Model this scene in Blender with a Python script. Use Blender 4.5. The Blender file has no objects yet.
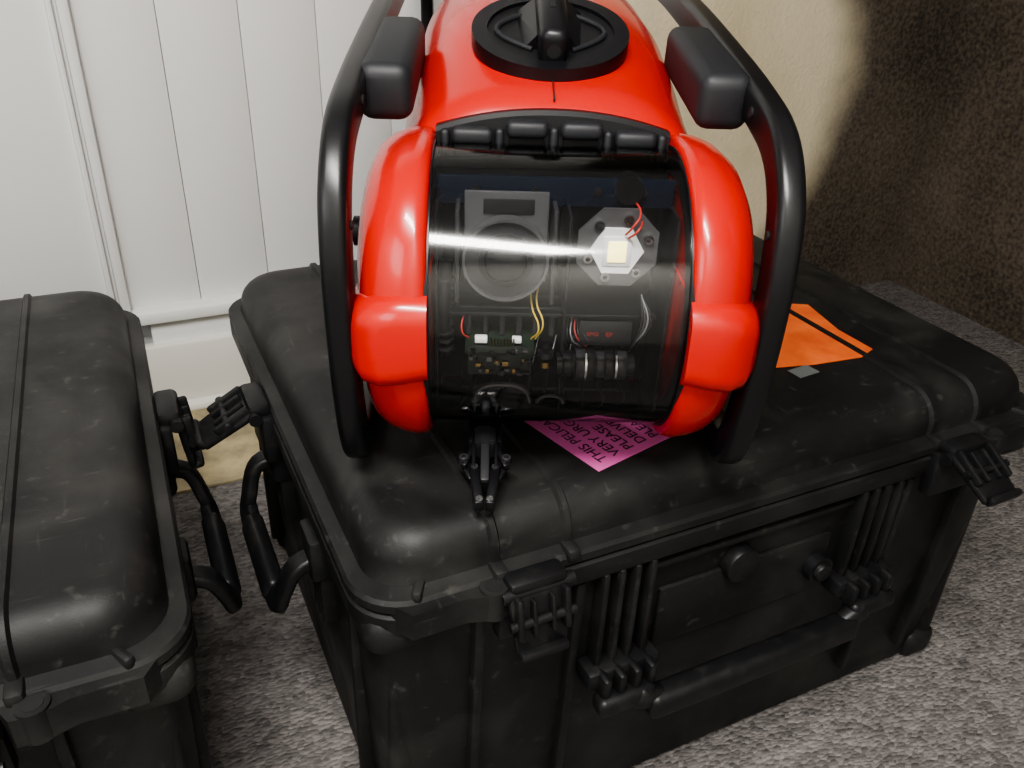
import bpy, bmesh, math, random
from mathutils import Vector, Matrix
random.seed(3)
R=math.radians
# ---------------------------------------------------------------- materials
def new_mat(name,col,rough=.5,metal=0,spec=.5,emit=None,es=0,var=0,vscale=20,bump=0,bscale=200,coat=0,col2=None,detail=4,bd=.001,lo=.35,hi=.7):
    m=bpy.data.materials.new(name); m.use_nodes=True
    nt=m.node_tree; b=nt.nodes['Principled BSDF']
    b.inputs['Base Color'].default_value=(*col,1)
    b.inputs['Roughness'].default_value=rough
    b.inputs['Metallic'].default_value=metal
    b.inputs['Specular IOR Level'].default_value=spec
    b.inputs['Coat Weight'].default_value=coat
    b.inputs['Coat Roughness'].default_value=.08
    if emit:
        b.inputs['Emission Color'].default_value=(*emit,1); b.inputs['Emission Strength'].default_value=es
    tc=nt.nodes.new('ShaderNodeTexCoord')
    if var>0 or col2:
        n=nt.nodes.new('ShaderNodeTexNoise'); n.inputs['Scale'].default_value=vscale; n.inputs['Detail'].default_value=detail
        n.inputs['Roughness'].default_value=.6
        nt.links.new(tc.outputs['Object'],n.inputs['Vector'])
        r=nt.nodes.new('ShaderNodeValToRGB')
        c2=col2 if col2 else tuple(min(1,c*(1+var)) for c in col)
        r.color_ramp.elements[0].position=lo; r.color_ramp.elements[1].position=hi
        r.color_ramp.elements[0].color=(*col,1); r.color_ramp.elements[1].color=(*c2,1)
        nt.links.new(n.outputs['Fac'],r.inputs['Fac']); nt.links.new(r.outputs['Color'],b.inputs['Base Color'])
    if bump>0:
        n2=nt.nodes.new('ShaderNodeTexNoise'); n2.inputs['Scale'].default_value=bscale; n2.inputs['Detail'].default_value=3
        nt.links.new(tc.outputs['Object'],n2.inputs['Vector'])
        bp=nt.nodes.new('ShaderNodeBump'); bp.inputs['Strength'].default_value=bump; bp.inputs['Distance'].default_value=bd
        nt.links.new(n2.outputs['Fac'],bp.inputs['Height']); nt.links.new(bp.outputs['Normal'],b.inputs['Normal'])
    return m
def case_mat():
    m=new_mat('case_plastic',(.009,.0092,.0095),.45,bump=.4,bscale=900,bd=.0006,spec=.30)
    nt=m.node_tree; b=nt.nodes['Principled BSDF']; tc=[n for n in nt.nodes if n.type=='TEX_COORD'][0]
    def noise(scale,detail,stretch=None,rot=0,dist=0):
        n=nt.nodes.new('ShaderNodeTexNoise'); n.inputs['Scale'].default_value=scale; n.inputs['Detail'].default_value=detail; n.inputs['Distortion'].default_value=dist
        if stretch:
            mp=nt.nodes.new('ShaderNodeMapping'); mp.inputs['Scale'].default_value=stretch; mp.inputs['Rotation'].default_value=(0,0,R(rot))
            nt.links.new(tc.outputs['Object'],mp.inputs['Vector']); nt.links.new(mp.outputs['Vector'],n.inputs['Vector'])
        else: nt.links.new(tc.outputs['Object'],n.inputs['Vector'])
        return n
    def ramp(src,lo,hi,a,bv):
        mr=nt.nodes.new('ShaderNodeMapRange'); mr.inputs['From Min'].default_value=lo; mr.inputs['From Max'].default_value=hi
        mr.inputs['To Min'].default_value=a; mr.inputs['To Max'].default_value=bv; nt.links.new(src.outputs['Fac'],mr.inputs['Value']); return mr.outputs[0]
    def add(a,c):
        q=nt.nodes.new('ShaderNodeMath'); q.operation='ADD'; nt.links.new(a,q.inputs[0]); nt.links.new(c,q.inputs[1]); return q.outputs[0]
    s1=ramp(noise(7,12,dist=.6),.45,.75,0,.42)
    s2=ramp(noise(70,8),.62,.74,0,.45)
    s3=ramp(noise(16,6,(1,14,6),35),.65,.76,0,.45)
    s4=ramp(noise(12,6,(10,1,5),-20),.67,.78,0,.45)
    f=add(add(s1,s2),add(s3,s4))
    mx=nt.nodes.new('ShaderNodeMix'); mx.data_type='RGBA'; nt.links.new(f,mx.inputs[0])
    mx.inputs[6].default_value=(.0075,.0078,.008,1); mx.inputs[7].default_value=(.058,.056,.052,1)
    nt.links.new(mx.outputs[2],b.inputs['Base Color'])
    rr=ramp(noise(9,8),.3,.7,.36,.60); nt.links.new(rr,b.inputs['Roughness'])
    return m
M_case=case_mat()
M_case2=new_mat('case_latch_plastic',(.007,.007,.008),.42,bump=.3,bscale=700,bd=.0005,spec=.35,col2=(.018,.018,.017),vscale=50,detail=6,lo=.5,hi=.75)
M_hole=new_mat('dark_hole',(.004,.004,.004),.8)
M_red=new_mat('red_gelcoat',(.46,.009,.005),.27,coat=.4,spec=.45)
M_rail=new_mat('rail_black',(.005,.005,.006),.33,spec=.45,bump=.1,bscale=500,bd=.0004)
M_pad=new_mat('pad_rubber',(.010,.011,.014),.55,bump=.2,bscale=600,bd=.0005)
M_foam=new_mat('recess_rubber',(.005,.005,.006),.5)
M_blk=new_mat('anodised_black',(.008,.008,.010),.35,metal=.3)
M_blue=new_mat('black_panel_blue_sheen',(.014,.024,.05),.25,metal=.6)  # bluish reflection on the dark plate is put into its base colour
M_grey=new_mat('grey_aluminium',(.18,.18,.19),.42,metal=.6)
M_brk=new_mat('bracket_grey',(.11,.11,.115),.42,metal=.5)
M_dgrey=new_mat('dark_aluminium',(.05,.05,.055),.4,metal=.6)
M_steel=new_mat('steel',(.5,.5,.5),.25,metal=1)
M_white=new_mat('white_pcb',(.74,.74,.74),.4)
M_led=new_mat('led_phosphor',(.95,.9,.4),.5,emit=(1,.84,.30),es=1.9)
M_glass=new_mat('lens_glass',(.004,.004,.006),.05,spec=.8)
M_pcb=new_mat('pcb_dark',(.012,.022,.014),.4)
M_yel=new_mat('yellow_wire',(.5,.36,.05),.5)
M_rw=new_mat('red_wire',(.5,.03,.02),.5)
M_rtag=new_mat('dim_red_print',(.25,.02,.02),.6)
M_brass=new_mat('brass',(.4,.27,.10),.3,metal=1)
M_pink=new_mat('pink_paper',(.66,.13,.38),.6)
M_orange=new_mat('orange_film',(.72,.15,.035),.35,col2=(.48,.07,.02),vscale=16,detail=6)
M_ink=new_mat('ink',(.05,.01,.03),.7)
M_lab=new_mat('grey_label',(.10,.11,.105),.6)
M_door=new_mat('door_white_paint',(.74,.745,.735),.38,spec=.4,bump=.05,bscale=60)
M_trim=new_mat('trim_white_paint',(.72,.71,.66),.4)
M_strip=new_mat('old_vinyl',(.46,.38,.22),.6,col2=(.19,.165,.11),vscale=16,detail=8)

def clear():
    m=bpy.data.materials.new('clear_acrylic'); m.use_nodes=True; nt=m.node_tree
    for n in list(nt.nodes): nt.nodes.remove(n)
    o=nt.nodes.new('ShaderNodeOutputMaterial'); mx=nt.nodes.new('ShaderNodeMixShader')
    t=nt.nodes.new('ShaderNodeBsdfTransparent'); t.inputs['Color'].default_value=(.985,.99,.995,1)
    g=nt.nodes.new('ShaderNodeBsdfGlossy'); g.inputs['Roughness'].default_value=.10
    f=nt.nodes.new('ShaderNodeFresnel'); f.inputs['IOR'].default_value=1.62
    nt.links.new(f.outputs[0],mx.inputs[0]); nt.links.new(t.outputs[0],mx.inputs[1]); nt.links.new(g.outputs[0],mx.inputs[2])
    nt.links.new(mx.outputs[0],o.inputs['Surface']); return m
M_clear=clear()
def carpet():
    m=bpy.data.materials.new('carpet_loop'); m.use_nodes=True; nt=m.node_tree; b=nt.nodes['Principled BSDF']
    b.inputs['Roughness'].default_value=.95; b.inputs['Specular IOR Level'].default_value=.1
    tc=nt.nodes.new('ShaderNodeTexCoord')
    mp=nt.nodes.new('ShaderNodeMapping'); mp.inputs['Scale'].default_value=(.55,1.0,1); mp.inputs['Rotation'].default_value=(0,0,R(4))
    nt.links.new(tc.outputs['Object'],mp.inputs['Vector'])
    v=nt.nodes.new('ShaderNodeTexVoronoi'); v.inputs['Scale'].default_value=200
    nt.links.new(mp.outputs['Vector'],v.inputs['Vector'])
    n=nt.nodes.new('ShaderNodeTexNoise'); n.inputs['Scale'].default_value=40; n.inputs['Detail'].default_value=7
    nt.links.new(mp.outputs['Vector'],n.inputs['Vector'])
    r=nt.nodes.new('ShaderNodeValToRGB')
    r.color_ramp.elements[0].position=.25; r.color_ramp.elements[0].color=(.085,.080,.078,1)
    r.color_ramp.elements[1].position=.75; r.color_ramp.elements[1].color=(.225,.208,.200,1)
    mix=nt.nodes.new('ShaderNodeMath'); mix.operation='MULTIPLY_ADD'; mix.inputs[1].default_value=.38
    sc=nt.nodes.new('ShaderNodeSeparateColor'); nt.links.new(v.outputs['Color'],sc.inputs[0])
    hl=nt.nodes.new('ShaderNodeMath'); hl.operation='MULTIPLY'; hl.inputs[1].default_value=.62
    nt.links.new(n.outputs['Fac'],hl.inputs[0])
    nt.links.new(sc.outputs[0],mix.inputs[0]); nt.links.new(hl.outputs[0],mix.inputs[2])
    nt.links.new(mix.outputs[0],r.inputs['Fac']); nt.links.new(r.outputs['Color'],b.inputs['Base Color'])
    bp=nt.nodes.new('ShaderNodeBump'); bp.inputs['Strength'].default_value=.8; bp.inputs['Distance'].default_value=.004; bp.invert=True
    nt.links.new(v.outputs['Distance'],bp.inputs['Height']); nt.links.new(bp.outputs['Normal'],b.inputs['Normal'])
    return m
M_carpet=carpet()
def plaster():
    m=bpy.data.materials.new('plaster_two_tone'); m.use_nodes=True; nt=m.node_tree; b=nt.nodes['Principled BSDF']  # beige changes to dark brown past a bowed, noisy soft edge
    b.inputs['Roughness'].default_value=.9; b.inputs['Specular IOR Level'].default_value=.2
    g=nt.nodes.new('ShaderNodeNewGeometry'); sx=nt.nodes.new('ShaderNodeSeparateXYZ'); nt.links.new(g.outputs['Position'],sx.inputs[0])
    def math_(op,a,bv):
        q=nt.nodes.new('ShaderNodeMath'); q.operation=op
        for i,z in enumerate((a,bv)):
            if isinstance(z,(int,float)): q.inputs[i].default_value=z
            else: nt.links.new(z,q.inputs[i])
        return q.outputs[0]
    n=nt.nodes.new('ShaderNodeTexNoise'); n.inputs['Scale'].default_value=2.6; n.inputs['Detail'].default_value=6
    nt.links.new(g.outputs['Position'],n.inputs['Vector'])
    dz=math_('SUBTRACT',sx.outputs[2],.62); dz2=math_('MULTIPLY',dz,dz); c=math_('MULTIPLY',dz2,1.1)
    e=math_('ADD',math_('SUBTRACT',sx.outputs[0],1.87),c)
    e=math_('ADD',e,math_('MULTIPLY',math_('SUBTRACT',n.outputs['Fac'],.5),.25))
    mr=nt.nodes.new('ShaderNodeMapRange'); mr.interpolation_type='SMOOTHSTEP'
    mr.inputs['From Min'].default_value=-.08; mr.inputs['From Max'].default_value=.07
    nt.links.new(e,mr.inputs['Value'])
    n2=nt.nodes.new('ShaderNodeTexNoise'); n2.inputs['Scale'].default_value=90; n2.inputs['Detail'].default_value=6
    nt.links.new(g.outputs['Position'],n2.inputs['Vector'])
    ra=nt.nodes.new('ShaderNodeValToRGB'); ra.color_ramp.elements[0].color=(.58,.49,.32,1); ra.color_ramp.elements[1].color=(.78,.69,.50,1)
    ra.color_ramp.elements[0].position=.3; ra.color_ramp.elements[1].position=.6
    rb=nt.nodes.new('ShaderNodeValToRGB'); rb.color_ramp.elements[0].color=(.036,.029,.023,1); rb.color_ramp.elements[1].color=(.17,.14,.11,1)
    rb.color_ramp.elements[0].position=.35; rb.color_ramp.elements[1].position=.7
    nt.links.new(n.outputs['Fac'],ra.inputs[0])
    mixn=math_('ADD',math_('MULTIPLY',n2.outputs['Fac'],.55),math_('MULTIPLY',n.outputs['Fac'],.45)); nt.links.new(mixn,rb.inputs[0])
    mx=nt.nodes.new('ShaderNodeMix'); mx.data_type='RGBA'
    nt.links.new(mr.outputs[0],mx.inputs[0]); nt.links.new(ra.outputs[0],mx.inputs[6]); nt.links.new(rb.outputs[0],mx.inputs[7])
    nt.links.new(mx.outputs[2],b.inputs['Base Color'])
    bp=nt.nodes.new('ShaderNodeBump'); bp.inputs['Strength'].default_value=.6; bp.inputs['Distance'].default_value=.004
    nt.links.new(n2.outputs['Fac'],bp.inputs['Height']); nt.links.new(bp.outputs['Normal'],b.inputs['Normal'])
    return m
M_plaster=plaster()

# ---------------------------------------------------------------- geometry helpers
I=Matrix.Identity(4)
def T(x,y,z): return Matrix.Translation((x,y,z))
def RX(a): return Matrix.Rotation(R(a),4,'X')
def RY(a): return Matrix.Rotation(R(a),4,'Y')
def RZ(a): return Matrix.Rotation(R(a),4,'Z')
def empty(name,M):
    e=bpy.data.objects.new(name,None); e.empty_display_size=.1; e.matrix_world=M
    bpy.context.collection.objects.link(e); return e
def finish(bm,name,mat,parent=None,smooth=True,M=I,angle=35):
    bmesh.ops.transform(bm,matrix=M,verts=bm.verts)
    bmesh.ops.recalc_face_normals(bm,faces=bm.faces)
    me=bpy.data.meshes.new(name); bm.to_mesh(me); bm.free()
    o=bpy.data.objects.new(name,me); bpy.context.collection.objects.link(o)
    me.materials.append(mat)
    if smooth:
        for p in me.polygons: p.use_smooth=True
        try: me.set_sharp_from_angle(angle=R(angle))
        except Exception: pass
    if parent: o.parent=parent
    return o
def rbox(name,sx,sy,sz,M,mat,parent=None,bev=.003,seg=2,taper=None):
    bm=bmesh.new(); bmesh.ops.create_cube(bm,size=1)
    bmesh.ops.scale(bm,vec=(sx,sy,sz),verts=bm.verts)
    if taper:
        for v in bm.verts:
            if v.co.z<0: v.co.x*=taper
    if bev>0:
        bev=min(bev,.48*min(sx,sy,sz))
        bmesh.ops.bevel(bm,geom=list(bm.edges),offset=bev,segments=seg,profile=.5,affect='EDGES')
    return finish(bm,name,mat,parent,True,M)
def cyl(name,r,d,M,mat,parent=None,r2=None,seg=32,bev=0):
    bm=bmesh.new(); bmesh.ops.create_cone(bm,cap_ends=True,segments=seg,radius1=r,radius2=r if r2 is None else r2,depth=d)
    if bev>0:
        es=[e for e in bm.edges if len(e.link_faces)==2 and any(len(f.verts)>4 for f in e.link_faces)]
        bmesh.ops.bevel(bm,geom=es,offset=bev,segments=2,profile=.5,affect='EDGES')
    return finish(bm,name,mat,parent,True,M)
def ring(name,ro,ri,d,M,mat,parent=None,seg=40):
    bm=bmesh.new(); L=[]
    for (r,z) in ((ro,-d/2),(ro,d/2),(ri,d/2),(ri,-d/2)):
        L.append([bm.verts.new((r*math.cos(2*math.pi*i/seg),r*math.sin(2*math.pi*i/seg),z)) for i in range(seg)])
    for k in range(4):
        a=L[k]; b=L[(k+1)%4]
        for i in range(seg):
            j=(i+1)%seg; bm.faces.new((a[i],a[j],b[j],b[i]))
    return finish(bm,name,mat,parent,True,M)
def loft(name,secs,mat,parent=None,cap=True,M=I,closed=True,angle=35):
    bm=bmesh.new(); L=[[bm.verts.new(p) for p in s] for s in secs]
    n=len(L[0])
    for a,b in zip(L[:-1],L[1:]):
        for i in range(n if closed else n-1):
            j=(i+1)%n; bm.faces.new((a[i],a[j],b[j],b[i]))
    if cap: bm.faces.new(list(reversed(L[0]))); bm.faces.new(L[-1])
    return finish(bm,name,mat,parent,True,M,angle)
def rrect(w,d,r,z,n=8):
    pts=[]
    for cx,cy,a0 in ((w/2-r,d/2-r,0),(-w/2+r,d/2-r,90),(-w/2+r,-d/2+r,180),(w/2-r,-d/2+r,270)):
        for i in range(n+1):
            a=R(a0+90*i/n); pts.append((cx+r*math.cos(a),cy+r*math.sin(a),z))
    return pts
def tube(name,pts,r,mat,parent=None,cyclic=False,smooth=True,res=6):
    cu=bpy.data.curves.new(name,'CURVE'); cu.dimensions='3D'; cu.bevel_depth=r; cu.bevel_resolution=3; cu.resolution_u=res; cu.use_fill_caps=True
    s=cu.splines.new('BEZIER' if smooth else 'POLY')
    if smooth:
        s.bezier_points.add(len(pts)-1)
        for b,p in zip(s.bezier_points,pts): b.co=p; b.handle_left_type=b.handle_right_type='AUTO'
    else:
        s.points.add(len(pts)-1)
        for b,p in zip(s.points,pts): b.co=(*p,1)
    s.use_cyclic_u=cyclic
    o=bpy.data.objects.new(name,cu); bpy.context.collection.objects.link(o); cu.materials.append(mat)
    if parent: o.parent=parent
    return o
def catmull(P,n=6,cyc=False):
    out=[]; N=len(P)
    for i in range(N if cyc else N-1):
        g=lambda k: Vector(P[k%N]) if cyc else Vector(P[max(0,min(N-1,k))])
        a,b,c,d=g(i-1),g(i),g(i+1),g(i+2)
        for k in range(n):
            t=k/n; out.append(.5*((2*b)+(-a+c)*t+(2*a-5*b+4*c-d)*t*t+(-a+3*b-3*c+d)*t**3))
    if not cyc: out.append(Vector(P[-1]))
    return out
def sweep3(name,path,up,hx,hr,mat,parent,cyc=True,rad=.008):
    N=len(path); secs=[]; prof=[]
    for cx,cy,a0 in ((hx-rad,hr-rad,0),(-hx+rad,hr-rad,90),(-hx+rad,-hr+rad,180),(hx-rad,-hr+rad,270)):
        for i in range(5):
            a=R(a0+90*i/4); prof.append((cx+rad*math.cos(a),cy+rad*math.sin(a)))
    up=Vector(up)
    for i in range(N):
        q0=path[(i-1)%N] if cyc else path[max(0,i-1)]; q1=path[(i+1)%N] if cyc else path[min(N-1,i+1)]
        t=(q1-q0).normalized(); nrm=up.cross(t).normalized(); lat=t.cross(nrm).normalized()
        secs.append([path[i]+lat*u+nrm*v for u,v in prof])
    bm=bmesh.new(); L=[]
    for s in secs: L.append([bm.verts.new(p) for p in s])
    if cyc: L.append(L[0])
    n=len(prof)
    for a,b in zip(L[:-1],L[1:]):
        for i in range(n):
            j=(i+1)%n; bm.faces.new((a[i],a[j],b[j],b[i]))
    if not cyc: bm.faces.new(L[0]); bm.faces.new(L[-1])
    return finish(bm,name,mat,parent)

# ---------------------------------------------------------------- camera
CAMZ=1.04
Dn=Vector((-.0344,.8675,.4962)); Xd=Vector((.909,-.175,.377)); 
Dn.normalize(); Xd=(Xd-Dn*Xd.dot(Dn)).normalized(); Yd=Xd.cross(-Dn)
if Yd.z<0: Yd=-Yd
FPX=850
cam=bpy.data.cameras.new('camera'); co=bpy.data.objects.new('camera',cam); bpy.context.collection.objects.link(co)
cam.sensor_width=36; cam.lens=FPX/1024*36; cam.clip_start=.01
r=Vector((Xd.x,Yd.x,-Dn.x)); up=-Vector((Xd.y,Yd.y,-Dn.y)); bk=-Vector((Xd.z,Yd.z,-Dn.z))
mw=Matrix((( r.x,up.x,bk.x,0),(r.y,up.y,bk.y,0),(r.z,up.z,bk.z,CAMZ),(0,0,0,1)))
co.matrix_world=mw; bpy.context.scene.camera=co

# ---------------------------------------------------------------- room
WY=1.82; XR=2.22; XL=-1.6; YF=-1.2; CEIL=2.45; XD=1.12
rbox('floor',XR-XL+.2,WY-YF+.2,.05,T((XR+XL)/2,(WY+YF)/2,-.025),M_carpet,bev=0)
rbox('floor_strip',1.2,.34,.006,T(.1,WY-.17,.003),M_strip,bev=.001)
rbox('ceiling',XR-XL+.2,WY-YF+.2,.05,T((XR+XL)/2,(WY+YF)/2,CEIL+.025),M_door,bev=0)
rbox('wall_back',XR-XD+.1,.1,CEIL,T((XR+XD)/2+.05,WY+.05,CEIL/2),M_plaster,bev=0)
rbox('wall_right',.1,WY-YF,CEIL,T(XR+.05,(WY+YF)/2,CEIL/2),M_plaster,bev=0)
rbox('wall_left',.1,WY-YF,CEIL,T(XL-.05,(WY+YF)/2,CEIL/2),M_trim,bev=0)
rbox('wall_front',XR-XL,.1,CEIL,T((XR+XL)/2,YF-.05,CEIL/2),M_trim,bev=0)
door=empty('door_1',T(0,WY,0))
rbox('backing',XD-XL,.04,CEIL,T((XD+XL)/2,.075,CEIL/2),M_door,door,bev=0)
rbox('stile_left',-.045-XL,.05,CEIL,T((-.045+XL)/2,.03,CEIL/2),M_door,door,bev=.004)
rbox('moulding_a',.012,.03,CEIL-.245,T(-.062,.005,(CEIL+.245)/2),M_door,door,bev=.005)
rbox('moulding_b',.022,.035,CEIL-.245,T(-.040,.015,(CEIL+.245)/2),M_door,door,bev=.008)
rbox('panel_back',XD-.04,.02,CEIL-.24,T((XD-.04)/2,.048,(CEIL+.24)/2),M_door,door,bev=0)
x=-.036; k=0
while x<.95:
    w=.150; rbox('plank_%d'%k,w-.001,.03,CEIL-.24,T(x+w/2,.040,(CEIL+.24)/2),M_door,door,bev=.0018); x+=w; k+=1
rbox('stile_right',XD-x-.0,.05,CEIL,T((x+XD)/2,.03,CEIL/2),M_door,door,bev=.004)
rbox('rail_bottom',XD-.05,.05,.22,T((XD-.05)/2,.03,.135),M_door,door,bev=.004)
rbox('rail_ledge',XD+.04,.055,.028,T(XD/2-.02,.012,.232),M_door,door,bev=.006)
rbox('kick_board',XD+.04,.03,.16,T(XD/2-.02,.0,.085),M_trim,door,bev=.006)
rbox('threshold',XD+.1,.05,.02,T(XD/2-.02,-.015,.012),M_trim,door,bev=.008)

# ---------------------------------------------------------------- transit case
W,D=.96,.76; ZR=.453; ZT=.523
def band_profile(off):
    hy=D/2-.018; pts=[]; rr=.038
    pts.append((-hy-off,ZR+.012))
    for i in range(9):
        a=R(180-90*i/8); pts.append((-(hy-rr)+ (rr+off)*math.cos(a), ZT-rr+(rr+off)*math.sin(a)))
    q=[(-p[0],p[1]) for p in reversed(pts)]
    return pts+q
def latch(P,M,openang,tag,k=.85):
    S=Matrix.Diagonal((k,k,k,1)); M=M@S
    rbox('latch_seat_'+tag,.088,.022,.075,M@T(0,-.004,-.032),M_case2,P,bev=.005)
    rbox('latch_hook_'+tag,.074,.030,.022,M@T(0,-.014,.013),M_case2,P,bev=.007)
    L=M@T(0,-.022,.006)@RX(-openang)
    rbox('latch_lever_'+tag,.080,.011,.080,L@T(0,-.004,-.039),M_case2,P,bev=.004,taper=.82)
    for sx in (-.030,.030): rbox('latch_cheek_'+tag,.009,.022,.056,L@T(sx,-.009,-.026),M_case2,P,bev=.004)
    for sx in (-.012,.012): rbox('latch_rib_'+tag,.006,.014,.048,L@T(sx,-.012,-.028),M_case2,P,bev=.003)
    rbox('latch_lip_'+tag,.064,.018,.012,L@T(0,-.010,-.078),M_case2,P,bev=.005)
    cyl('latch_pin_'+tag,.009,.092,L@RY(90),M_case2,P,seg=16)
    cyl('latch_pin2_'+tag,.006,.084,L@T(0,-.012,-.034)@RY(90),M_case2,P,seg=16)
def make_case(name,M,ang):
    P=empty(name,M)
    secs=[rrect(W-.085,D-.085,.045,0.0),rrect(W-.07,D-.07,.05,.012),rrect(W-.045,D-.045,.05,.25),rrect(W-.035,D-.035,.05,ZR-.035),
          rrect(W-.030,D-.030,.05,ZR-.024)]
    loft('base_shell',secs,M_case,P)
    loft('base_rim',[rrect(W-.03,D-.03,.05,ZR-.036),rrect(W-.004,D-.004,.055,ZR-.029),rrect(W,D,.056,ZR-.023),rrect(W,D,.056,ZR-.004),rrect(W-.006,D-.006,.053,ZR-.001)],M_case,P)
    loft('gasket',[rrect(W-.014,D-.014,.05,ZR-.002),rrect(W-.014,D-.014,.05,ZR+.003)],M_hole,P)
    l=[rrect(W-.006,D-.006,.053,ZR+.002),rrect(W,D,.056,ZR+.004),rrect(W,D,.056,ZR+.013),rrect(W-.006,D-.006,.054,ZR+.017),rrect(W-.034,D-.034,.05,ZR+.020)]
    rr=.038
    for i in range(9):
        a=R(90*i/8); ins=.036+2*rr*(1-math.cos(a)); l.append(rrect(W-ins,D-ins,max(.012,.06-rr*(1-math.cos(a))*.8),ZT-rr+rr*math.sin(a)))
    l.append(rrect(W-.3,D-.3,.03,ZT+.0005))
    loft('lid_shell',l,M_case,P)
    for sgn in (-1,1):
        xc=.30*sgn
        for e in (-.040,.040):
            pin=band_profile(-.002); pout=band_profile(.0045); bm=bmesh.new(); rows=[]
            for (a,b) in zip(pin,pout):
                rows.append([bm.verts.new((xc+e-.007,a[0],a[1])),bm.verts.new((xc+e-.003,b[0],b[1])),bm.verts.new((xc+e+.003,b[0],b[1])),bm.verts.new((xc+e+.007,a[0],a[1]))])
            for a,b in zip(rows[:-1],rows[1:]):
                for i in range(3): bm.faces.new((a[i],a[i+1],b[i+1],b[i]))
            finish(bm,'lid_bead',M_case,P)
            rbox('bead_foot',.016,.028,.016,T(xc+e,-D/2+.010,ZR+.016),M_case,P,bev=.005)
        latch(P,T(xc-.010,-D/2,ZR+.002),ang[0] if sgn<0 else ang[1],'front')
        for e in (-.058,.058): rbox('base_rib',.012,.024,.36,T(xc+e,-D/2+.024,ZR-.215)@RX(2.0),M_case,P,bev=.004)
    for sgn in (-1,1):
        loft('rim_lug',[[(sgn*(W/2-.03),-D/2+.01,z),(sgn*(W/2-.045),-D/2-.012,z),(sgn*(W/2-.10),-D/2-.012,z),(sgn*(W/2-.125),-D/2-.020,z),(sgn*(W/2-.145),-D/2-.018,z),(sgn*(W/2-.160),-D/2+.01,z)] for z in (ZR-.018,ZR+.013)],M_case,P)
        ring('padlock_ring',.014,.009,.034,T(sgn*(W/2-.128),-D/2-.008,ZR-.001),M_case,P,seg=20)
        cyl('padlock_hole',.009,.0350,T(sgn*(W/2-.128),-D/2-.008,ZR-.001),M_hole,P,seg=20)
        rbox('rim_tooth',.010,.03,.014,T(sgn*(W/2-.060),-D/2+.014,ZR+.018)@RZ(sgn*30),M_case,P,bev=.004)
    for sx in (-1,1):
        for sy in (-1,1):
            rbox('corner_boss',.07,.07,.05,T(sx*(W/2-.040),sy*(D/2-.040),ZR-.032),M_case,P,bev=.022,seg=4)
            rbox('corner_post',.03,.03,.40,T(sx*(W/2-.046),sy*(D/2-.046),.205),M_case,P,bev=.012,seg=3)
            rbox('corner_foot',.06,.06,.05,T(sx*(W/2-.055),sy*(D/2-.055),.026),M_case,P,bev=.014,seg=3)
    HZ=.278
    for sgn in (-1,1):
        xc=.185*sgn
        rbox('handle_mount',.095,.034,.026,T(xc,-D/2+.004,HZ),M_case2,P,bev=.006)
        for i in range(4): rbox('mount_rib',.008,.030,.140,T(xc-.03+.02*i,-D/2+.014,HZ+.077),M_case,P,bev=.003)
        for i in range(4): rbox('hinge_knuckle',.011,.030,.034,T(xc-.030+.020*i,-D/2-.012,HZ-.004),M_case2,P,bev=.005)
        rbox('handle_shoulder',.075,.026,.024,T(xc+.004*sgn,-D/2-.022,HZ-.026)@RX(-8),M_case2,P,bev=.008,seg=3)
        rbox('handle_arm',.05,.024,.03,T(xc-.028*sgn,-D/2-.025,HZ-.036)@RY(-28*sgn),M_case2,P,bev=.009,seg=3)
    rbox('handle_grip',.32,.032,.036,T(0,-D/2-.028,HZ-.047),M_case2,P,bev=.010,seg=4)
    cyl('pressure_valve',.024,.020,T(-.02,-D/2+.012,.365)@RX(90),M_case2,P,bev=.004)
    cyl('purge_knob',.013,.026,T(.11,-D/2+.006,.315)@RX(90),M_case2,P,bev=.003,seg=16)
    ring('purge_ring',.019,.013,.016,T(.11,-D/2+.008,.315)@RX(90),M_case2,P)
    rbox('name_panel',.26,.010,.090,T(0,-D/2+.019,.315),M_case,P,bev=.004)
    rbox('name_frame_top',.30,.016,.010,T(0,-D/2+.016,.405),M_case,P,bev=.004)
    for an in (-90,90):
        S=RZ(an); fy=-W/2; q0=.055*(1 if an==-90 else -1)
        pts=[(q0-.108,fy+.02,.372),(q0-.112,fy-.020,.362),(q0-.104,fy-.036,.325),(q0-.080,fy-.042,.298),(q0+.080,fy-.042,.298),(q0+.104,fy-.036,.325),(q0+.112,fy-.020,.362),(q0+.108,fy+.02,.372)]
        path=catmull([S@Vector(p) for p in pts],5)
        sweep3('side_handle',path,S.to_3x3()@Vector((0,-.85,.52)),.008,.014,M_case2,P,False,.005)
        grip=S@T(q0,fy-.042,.298); rbox('side_grip',.15,.024,.032,grip@RX(-25),M_case2,P,bev=.009,seg=4)
        for q in (-.105,.105):
            rbox('side_mount',.055,.040,.060,S@T(q0+q,fy+.013,.375),M_case2,P,bev=.008)
            for i in (-1,0,1): rbox('side_mount_rib',.008,.03,.09,S@T(q0+q+.018*i,fy+.018,.32),M_case,P,bev=.003)
        sy=.050*(-1 if an==-90 else 1)
        latch(P,S@T(sy,fy,ZR),ang[2] if an==-90 else ang[3],'side',.92)
        for q in (-.27,.27): rbox('side_rib',.012,.024,.36,S@T(q,fy+.024,.235),M_case,P,bev=.004)
    return P
case1=make_case('transit_case',T(.600,.948,0)@RZ(1.0),(10,60,60,50))
case2=make_case('transit_case.001',T(-.492,.960,0),(4,4,4,6))
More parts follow.
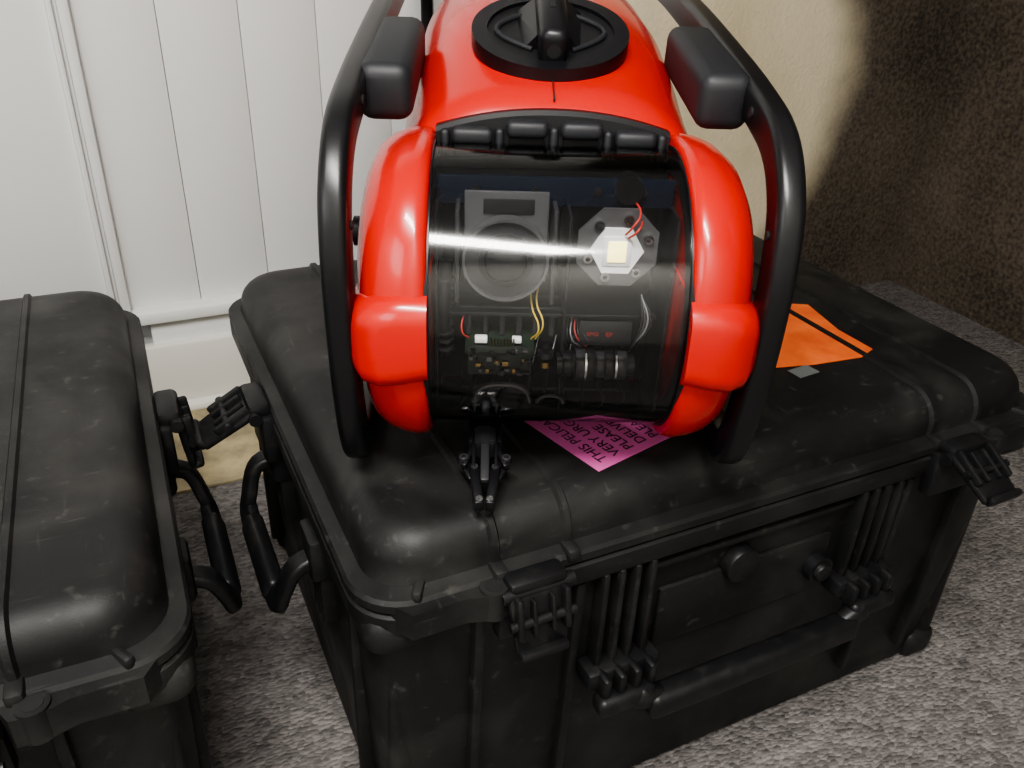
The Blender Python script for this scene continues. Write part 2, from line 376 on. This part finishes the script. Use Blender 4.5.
# labels on main case
lab=empty('pink_delivery_label',T(.399,.614,ZT+.0012)@RZ(14.5))
rbox('paper',.115,.19,.0006,T(.057,.095,0),M_pink,lab,bev=0)
for i,tx in enumerate(('THIS PELICASE','VERY URGENT','PLEASE','DELIVER TO','PLEASE CALL')):
    cu=bpy.data.curves.new('text_line','FONT'); cu.body=tx; cu.size=.018; cu.extrude=.0002
    o=bpy.data.objects.new('text_line_%d'%i,cu); bpy.context.collection.objects.link(o); cu.materials.append(M_ink)
    o.parent=lab; o.matrix_local=T(.024+.020*i,.010,.0006)@RZ(90)
ol=empty('orange_sticker',T(.820,.805,ZT+.0012)@RZ(-6))
bm=bmesh.new()
vs=[bm.verts.new(p) for p in ((-.085,-.085,0),(-.03,-.091,0),(.045,-.090,0),(.076,-.074,.0),(.068,-.01,0),(.078,.075,.0),(.02,.098,0),(-.13,.09,.0))]
bm.faces.new(vs); r_=bmesh.ops.extrude_face_region(bm,geom=bm.faces[:]); bmesh.ops.translate(bm,vec=(0,0,.0008),verts=[v for v in r_['geom'] if isinstance(v,bmesh.types.BMVert)])
finish(bm,'film',M_orange,ol)
rbox('paper_corner',.035,.022,.0008,T(-.055,-.103,.0002)@RZ(12),M_lab,ol,bev=0)

# ---------------------------------------------------------------- ROV
RZW=ZT+.005
rov=empty('underwater_rov',T(.371,.700,RZW)@RZ(-23.2))
AX=.175; RD=.136; HW=.117
def sup(y,hw,z0,z1,e=3.0,n=72):
    cz=(z0+z1)/2; hz=(z1-z0)/2; out=[]
    for i in range(n):
        a=2*math.pi*i/n; c,s=math.cos(a),math.sin(a)
        out.append((hw*math.copysign(abs(c)**(2/e),c),y,cz+hz*math.copysign(abs(s)**(2/e),s)))
    return out
st=[(.058,.148,.06,.322,2.8),(.048,.158,.045,.336,2.8),(.056,.163,.04,.346,2.9),(.08,.163,.04,.355,2.9),(.12,.159,.04,.369,3.0),(.18,.157,.04,.391,3.2),
    (.28,.158,.045,.412,3.3),(.42,.158,.05,.424,3.3),(.60,.150,.06,.422,3.1),(.78,.12,.09,.38,2.6),(.86,.055,.14,.31,2.2)]
loft('hull',[sup(*s) for s in st],M_red,rov,angle=60)
def disc(x,r,dy=0,dz=0,e=2.2,n=64,sy=1,sz=1):
    out=[]
    for i in range(n):
        a=2*math.pi*i/n; c,s=math.cos(a),math.sin(a)
        out.append((x,dy+sy*r*math.copysign(abs(c)**(2/e),c),AX+dz+sz*r*math.copysign(abs(s)**(2/e),s)))
    return out
for sg in (-1,1):
    prof=[(.113,.128),(.113,.140),(.116,.144),(.124,.146),(.138,.144),(.152,.139),(.164,.130),(.172,.116),(.177,.096),(.179,.06)]
    loft('pod',[disc(sg*x,r,dy=.008,e=2.45) for x,r in prof],M_red,rov,angle=60)
    secs=[]
    for (x,yf,z0,z1) in ((.112,-.148,.138,.220),(.135,-.150,.134,.220),(.155,-.147,.130,.216),(.170,-.139,.131,.210),(.180,-.124,.136,.202),(.184,-.100,.146,.190)):
        yb=.11; c=.022; out=[]
        for cx,cy,a0 in ((yb-c,z1-c,0),(yf+c,z1-c,90),(yf+c,z0+c,180),(yb-c,z0+c,270)):
            for i in range(7):
                a=R(a0+90*i/6); out.append((sg*x,cx+c*math.cos(a),cy+c*math.sin(a)))
        secs.append(out)
    loft('pod_panel',secs,M_red,rov,angle=60)
    ring('dome_end_ring',.139,.115,.006,T(sg*.1145,0,AX)@RY(90),M_blk,rov,seg=64)
    P2=[(.93,.022),(.45,.022),(.15,.022),(.02,.022),(-.055,.025),(-.084,.055),(-.102,.120),(-.110,.19),(-.110,.25),(-.096,.298),(-.055,.334),(.02,.352),(.15,.370),(.35,.392),(.60,.410),(.98,.410),(1.08,.37),(1.10,.2),(1.05,.06)]
    path=[Vector((sg*.189,p.x,p.y)) for p in catmull([Vector(p) for p in P2],7,True)]
    sweep3('rail',path,(1,0,0),.0125,.019,M_rail,rov,True,.008)
    rbox('rail_pad',.052,.20,.054,T(sg*.160,.13,.360)@RX(6),M_pad,rov,bev=.014,seg=4)
    for zz,yy in ((.27,-.104),(.19,-.108),(.12,-.094)): cyl('rail_bolt',.004,.003,T(sg*.1762,yy,zz)@RY(90),M_hole,rov,seg=14)
    for yy,zz in ((.0,.350),(.05,.356)): cyl('rail_top_bolt',.005,.003,T(sg*.1762,yy,zz)@RY(90),M_hole,rov,seg=14)
    cyl('rail_mount',.014,.03,T(sg*.172,-.02,AX+.06)@RY(90),M_blk,rov,seg=20)
cyl('cross_bar_front',.008,.36,T(0,.10,.028)@RY(90),M_blk,rov,seg=16)
cyl('cross_bar_rear',.008,.36,T(0,.50,.028)@RY(90),M_blk,rov,seg=16)
secs=[]
for y in (.066,.040,.036):
    ins=.004 if y==.036 else 0
    top=[(xx,y,.338-ins-.018*(abs(xx)/.113)**2.2) for xx in [ -.113+ .226*i/16 for i in range(17)]]
    bot=[(xx,y,.27) for xx in [ .113- .226*i/16 for i in range(17)]]
    secs.append(top+bot)
loft('bumper_block',secs,M_foam,rov)
for i in range(4):
    xx=-.078+.052*i; zc=.333-.018*(abs(xx)/.113)**2.2
    rbox('bumper_lug',.040,.020,.016,T(xx,.031,zc-.010),M_pad,rov,bev=.006,seg=3)
    rbox('bumper_slot',.034,.006,.014,T(xx,.0345,zc-.026),M_hole,rov,bev=.002)
for i in range(5):
    xx=-.104+.052*i
    rbox('bumper_rib',.009,.012,.030,T(xx,.033,.309-.002*abs(i-2)),M_pad,rov,bev=.004,seg=3)
rbox('hull_seam',.0015,.05,.002,T(0,.075,.3535)@RX(20),M_hole,rov,bev=0)
# dome
bm=bmesh.new(); n=128; L=[]
for xx in (-HW,HW):
    L.append([bm.verts.new((xx,RD*math.cos(2*math.pi*i/n),AX+RD*math.sin(2*math.pi*i/n))) for i in range(n)])
for i in range(n):
    j=(i+1)%n; bm.faces.new((L[0][i],L[0][j],L[1][j],L[1][i]))
finish(bm,'clear_dome',M_clear,rov)
# inner chassis
rbox('chassis_back',.224,.02,.24,T(0,.035,AX),M_blk,rov,bev=.002)
rbox('chassis_top',.222,.060,.004,T(0,-.0,AX+.108),M_blk,rov,bev=.001)
rbox('top_strip',.216,.006,.026,T(0,-.030,AX+.106),M_blue,rov,bev=.001)
for xx in (-.072,-.020,.038,.080): 
    cyl('strip_screw',.0035,.003,T(xx,-.034,AX+.108)@RX(90),M_steel,rov,seg=12)
for xx in (-.108,.012,.108): rbox('divider',.003,.085,.20,T(xx,-.025,AX-.005),M_blk,rov,bev=.001)
rbox('mid_shelf',.20,.08,.004,T(0,-.02,AX-.005),M_blk,rov,bev=.001)
rbox('lower_shelf',.17,.07,.004,T(0,-.025,AX-.085),M_blk,rov,bev=.001)
# camera module
cx,cz=-.045,.228
rbox('bracket',.076,.004,.085,T(cx,-.048,cz+.015),M_brk,rov,bev=.001)
rbox('bracket_slot',.046,.002,.014,T(cx+.002,-.0505,cz+.044),M_hole,rov,bev=.0009)
cyl('camera_body',.034,.05,T(cx,-.032,cz-.002)@RX(90),M_blk,rov)
ring('lens_rim',.0395,.037,.014,T(cx,-.060,cz-.002)@RX(90),M_brk,rov)
cyl('lens_face',.0375,.008,T(cx,-.059,cz-.002)@RX(90),M_dgrey,rov)
ring('lens_step',.025,.020,.010,T(cx,-.062,cz-.002)@RX(90),M_blk,rov)
cyl('lens_glass',.020,.006,T(cx,-.064,cz-.002)@RX(90),M_glass,rov,bev=.002)
for e in (-.044,.044): rbox('side_arm',.004,.05,.09,T(cx+e,-.04,cz),M_dgrey,rov,bev=.001)
# led module
lx,lz=.058,.236
cyl('led_plate',.040,.004,T(lx,-.050,lz)@RX(90)@RZ(22.5),M_brk,rov,seg=8)
cyl('led_star',.025,.003,T(lx-.001,-.0535,lz-.002)@RX(90)@RZ(30),M_white,rov,seg=6)
rbox('led_frame',.026,.002,.028,T(lx-.001,-.0555,lz-.002),M_white,rov,bev=.0005)
rbox('led_emitter',.017,.002,.020,T(lx-.001,-.0570,lz-.002),M_led,rov,bev=.0008)
for a in (20,75,130,200,250,310):
    cyl('led_screw',.0045,.004,T(lx+.029*math.cos(R(a)),-.0545,lz+.029*math.sin(R(a)))@RX(90),M_steel,rov,seg=12)
    cyl('led_screw_recess',.0022,.004,T(lx+.029*math.cos(R(a)),-.0551,lz+.029*math.sin(R(a)))@RX(90),M_hole,rov,seg=6)
tube('wire_red_a',[(lx+.005,-.058,lz+.015),(lx+.010,-.066,lz+.026),(lx+.016,-.06,lz+.033),(lx+.014,-.03,lz+.040)],.0010,M_rw,rov)
tube('wire_red_b',[(lx+.008,-.058,lz+.012),(lx+.014,-.064,lz+.020),(lx+.020,-.05,lz+.026),(lx+.018,-.03,lz+.035)],.0010,M_rw,rov)
cyl('gland',.013,.02,T(lx+.008,-.03,lz+.050)@RX(90),M_blk,rov,seg=20)
# electronics
px,pz=-.048,.135
rbox('pcb',.066,.045,.0025,T(px,-.055,pz+.006)@RX(12),M_pcb,rov,bev=.0005)
rbox('pcb_front',.060,.003,.030,T(px,-.075,pz-.006),M_pcb,rov,bev=.0005)
for i in range(34): rbox('chip',.002+.004*random.random(),.003,.002+.003*random.random(),T(px-.027+.0017*i,-.078,pz+.007-.026*random.random()),(M_grey,M_blk,M_dgrey,M_blk,M_brass)[i%5],rov,bev=.0004)
rbox('connector',.012,.008,.006,T(px-.018,-.066,pz+.012),M_white,rov,bev=.001)
rbox('connector',.009,.008,.005,T(px+.016,-.066,pz+.012),M_white,rov,bev=.001)
for i in range(8): cyl('pin',.0008,.008,T(px-.008+.003*i,-.073,pz+.012),M_brass,rov,seg=6)
rbox('board_upper',.10,.03,.012,T(px+.01,-.035,.168),M_blk,rov,bev=.002)
for i in range(6): cyl('standoff',.003,.02,T(px-.03+.016*i,-.05,.155),M_dgrey,rov,seg=10)
tube('wire_yellow_a',[(px+.034,-.06,pz+.01),(px+.040,-.068,pz+.03),(px+.034,-.055,pz+.045),(px+.036,-.04,pz+.06)],.0009,M_yel,rov)
tube('wire_yellow_b',[(px+.030,-.06,pz+.01),(px+.036,-.070,pz+.026),(px+.030,-.055,pz+.04),(px+.028,-.04,pz+.06)],.0009,M_yel,rov)
tube('wire_red_c',[(px-.03,-.06,pz+.01),(px-.036,-.064,pz+.018),(px-.034,-.05,pz+.035)],.0008,M_rw,rov)
for i in range(9): tube('cable_%d'%i,[(-.09+.018*i,-.04,.06),(-.085+.020*i,-.075,.080+.007*(i%3)),(-.07+.017*i,-.068,.105),(-.06+.017*i,-.04,.14)],.0015,(M_blk,M_dgrey,M_blk)[i%3],rov)
for i in range(6): tube('signal_wire_%d'%i,[(.015+.003*i,-.05,.165),(.012+.004*i,-.066,.150+.003*(i%2)),(.018+.006*i,-.060,.138)],.0009,(M_dgrey,M_blk,M_grey,M_rtag,M_blk,M_dgrey)[i],rov)
for k,(dx,dz,rr_) in enumerate(((.044,.0,.008),(.044,-.010,.007),(.044,.010,.0065))):
    cyl('connector_stack_%d'%k,rr_,.006,T(px+dx,-.070,pz+dz),(M_dgrey,M_brass,M_blk)[k],rov,seg=18)
# motor / lens barrel
for i,(dx,rr_,mm) in enumerate(((.018,.013,M_blk),(.030,.0165,M_dgrey),(.040,.0165,M_blk),(.050,.014,M_dgrey),(.058,.0165,M_blk),(.070,.015,M_dgrey))):
    cyl('barrel_%d'%i,rr_,.010,T(dx,-.062,.120)@RY(90),mm,rov,seg=28,bev=.001)
ring('barrel_band',.0168,.015,.002,T(.035,-.062,.120)@RY(90),M_steel,rov,seg=28)
ring('barrel_band',.0155,.013,.002,T(.0645,-.062,.120)@RY(90),M_steel,rov,seg=28)
cyl('barrel_core',.011,.075,T(.045,-.062,.120)@RY(90),M_blk,rov)
rbox('tag_plate',.05,.002,.024,T(.052,-.065,.155)@RX(-6),M_blk,rov,bev=.0005)
for i,s in enumerate(('EMG','EJF')):
    cu=bpy.data.curves.new('tag_text','FONT'); cu.body=s; cu.size=.0058; cu.extrude=.0002
    o=bpy.data.objects.new('tag_text_%d'%i,cu); bpy.context.collection.objects.link(o); cu.materials.append(M_rtag)
    o.parent=rov; o.matrix_local=T(.034+.018*i,-.0672,.153)@RX(90)
for i in range(4): tube('loom_%d'%i,[(.085,-.05,.19),(.086+.003*i,-.062,.165),(.080,-.06,.14),(.075+.002*i,-.045,.125)],.0012,(M_blk,M_dgrey,M_grey,M_blk)[i],rov)
for dx,rr_ in ((-.045,.028),(.002,.013)):
    tube('arch_clip',[(dx-rr_,-.08,.086),(dx-rr_*.75,-.082,.086+rr_*.55),(dx,-.083,.086+rr_*.75),(dx+rr_*.75,-.082,.086+rr_*.55),(dx+rr_,-.08,.086)],.0024,M_grey,rov)
rbox('lower_block',.06,.04,.03,T(-.045,-.05,.085),M_blk,rov,bev=.004)
tube('ribbed_hose',[(-.098,-.04,.12),(-.102,-.055,.16),(-.100,-.05,.22)],.007,M_blk,rov)
for i in range(9): ring('hose_rib',.0085,.006,.003,T(-.101,-.051,.13+.009*i),M_dgrey,rov,seg=16)
# hatch on the hull: dished cup with a single bar handle
H=T(0,.158,.3915)@RX(19)
ring('hatch_flange',.082,.066,.016,H@T(0,0,-.004),M_blk,rov,seg=56)
cyl('hatch_disc',.068,.022,H@T(0,0,-.011),M_foam,rov,seg=48)
n=40
for sg in (-1,1):
    # half-moon finger wells either side of the bar, as raised rims
    pts=[(sg*(.020+.036*math.sin(math.pi*i/10)),-.040+.080*i/10,.002) for i in range(11)]
    o=tube('hatch_well_rim',pts,.0028,M_pad,rov); o.matrix_local=H
loft('hatch_web',[[(-.030,-.036,-.001),(.030,-.036,-.001),(.036,.045,-.001),(-.036,.045,-.001)],[(-.016,-.038,.016),(.016,-.038,.016),(.016,.045,.016),(-.016,.045,.016)]],M_blk,rov,M=H)
rbox('hatch_handle',.030,.125,.040,H@T(0,-.004,.014),M_blk,rov,bev=.010,seg=3)
cyl('hatch_handle_hole',.007,.004,H@T(0,-.0650,.014)@RX(90),M_hole,rov,seg=18)
rbox('hatch_handle_slot',.007,.07,.004,H@T(0,.02,.0335),M_hole,rov,bev=.001)
# gripper
G=T(-.060,-.052,.036)@RX(13)
rbox('gripper_base',.034,.05,.016,G@T(0,.0,0),M_blk,rov,bev=.003)
cyl('gripper_wrist',.014,.02,G@T(0,-.018,0)@RX(90),M_dgrey,rov,seg=20)
for sg in (-1,1):
    rbox('gripper_plate',.004,.05,.018,G@T(sg*.011,-.035,0),M_blk,rov,bev=.0015)
    rbox('gripper_link',.006,.036,.006,G@T(sg*.015,-.038,.003)@RZ(sg*20),M_blk,rov,bev=.002)
    rbox('gripper_link2',.006,.030,.006,G@T(sg*.019,-.052,-.004)@RZ(sg*-25),M_blk,rov,bev=.002)
    rbox('gripper_finger',.009,.050,.014,G@T(sg*.008,-.078,0)@RZ(sg*-7),M_blk,rov,bev=.002)
    cyl('gripper_pivot',.0045,.016,G@T(sg*.021,-.046,0),M_dgrey,rov,seg=12)
    cyl('gripper_screw',.0025,.018,G@T(sg*.021,-.046,0),M_steel,rov,seg=12)
    cyl('gripper_pivot2',.0035,.016,G@T(sg*.010,-.058,0),M_dgrey,rov,seg=12)
    cyl('gripper_tip',.0035,.015,G@T(sg*.005,-.098,0),M_steel,rov,seg=12)
rbox('gripper_spine',.009,.06,.007,G@T(0,-.045,.004),M_dgrey,rov,bev=.002)

# ---------------------------------------------------------------- lights
def area(name,loc,rot,sx,sy,power,col=(1,1,1)):
    l=bpy.data.lights.new(name,'AREA'); l.shape='RECTANGLE'; l.size=sx; l.size_y=sy; l.energy=power; l.color=col
    o=bpy.data.objects.new(name,l); bpy.context.collection.objects.link(o); o.location=loc; o.rotation_euler=rot; return o
area('ceiling_strip_light',(-.25,-.30,2.40),(0,0,R(-62)),1.1,.20,92,(1,.965,.92))
area('cool_fill_light',(-1.4,-.4,1.6),(R(75),0,R(-70)),.9,1.0,11,(.92,.96,1))  # cool fill lamp added from the left, no window modelled
w=bpy.data.worlds.new('world'); bpy.context.scene.world=w; w.use_nodes=True
w.node_tree.nodes['Background'].inputs[0].default_value=(1,.97,.93,1); w.node_tree.nodes['Background'].inputs[1].default_value=.25
try:
    bpy.context.scene.view_settings.view_transform='AgX'
    bpy.context.scene.view_settings.look='AgX - Medium High Contrast'
except Exception as ex: print(ex)
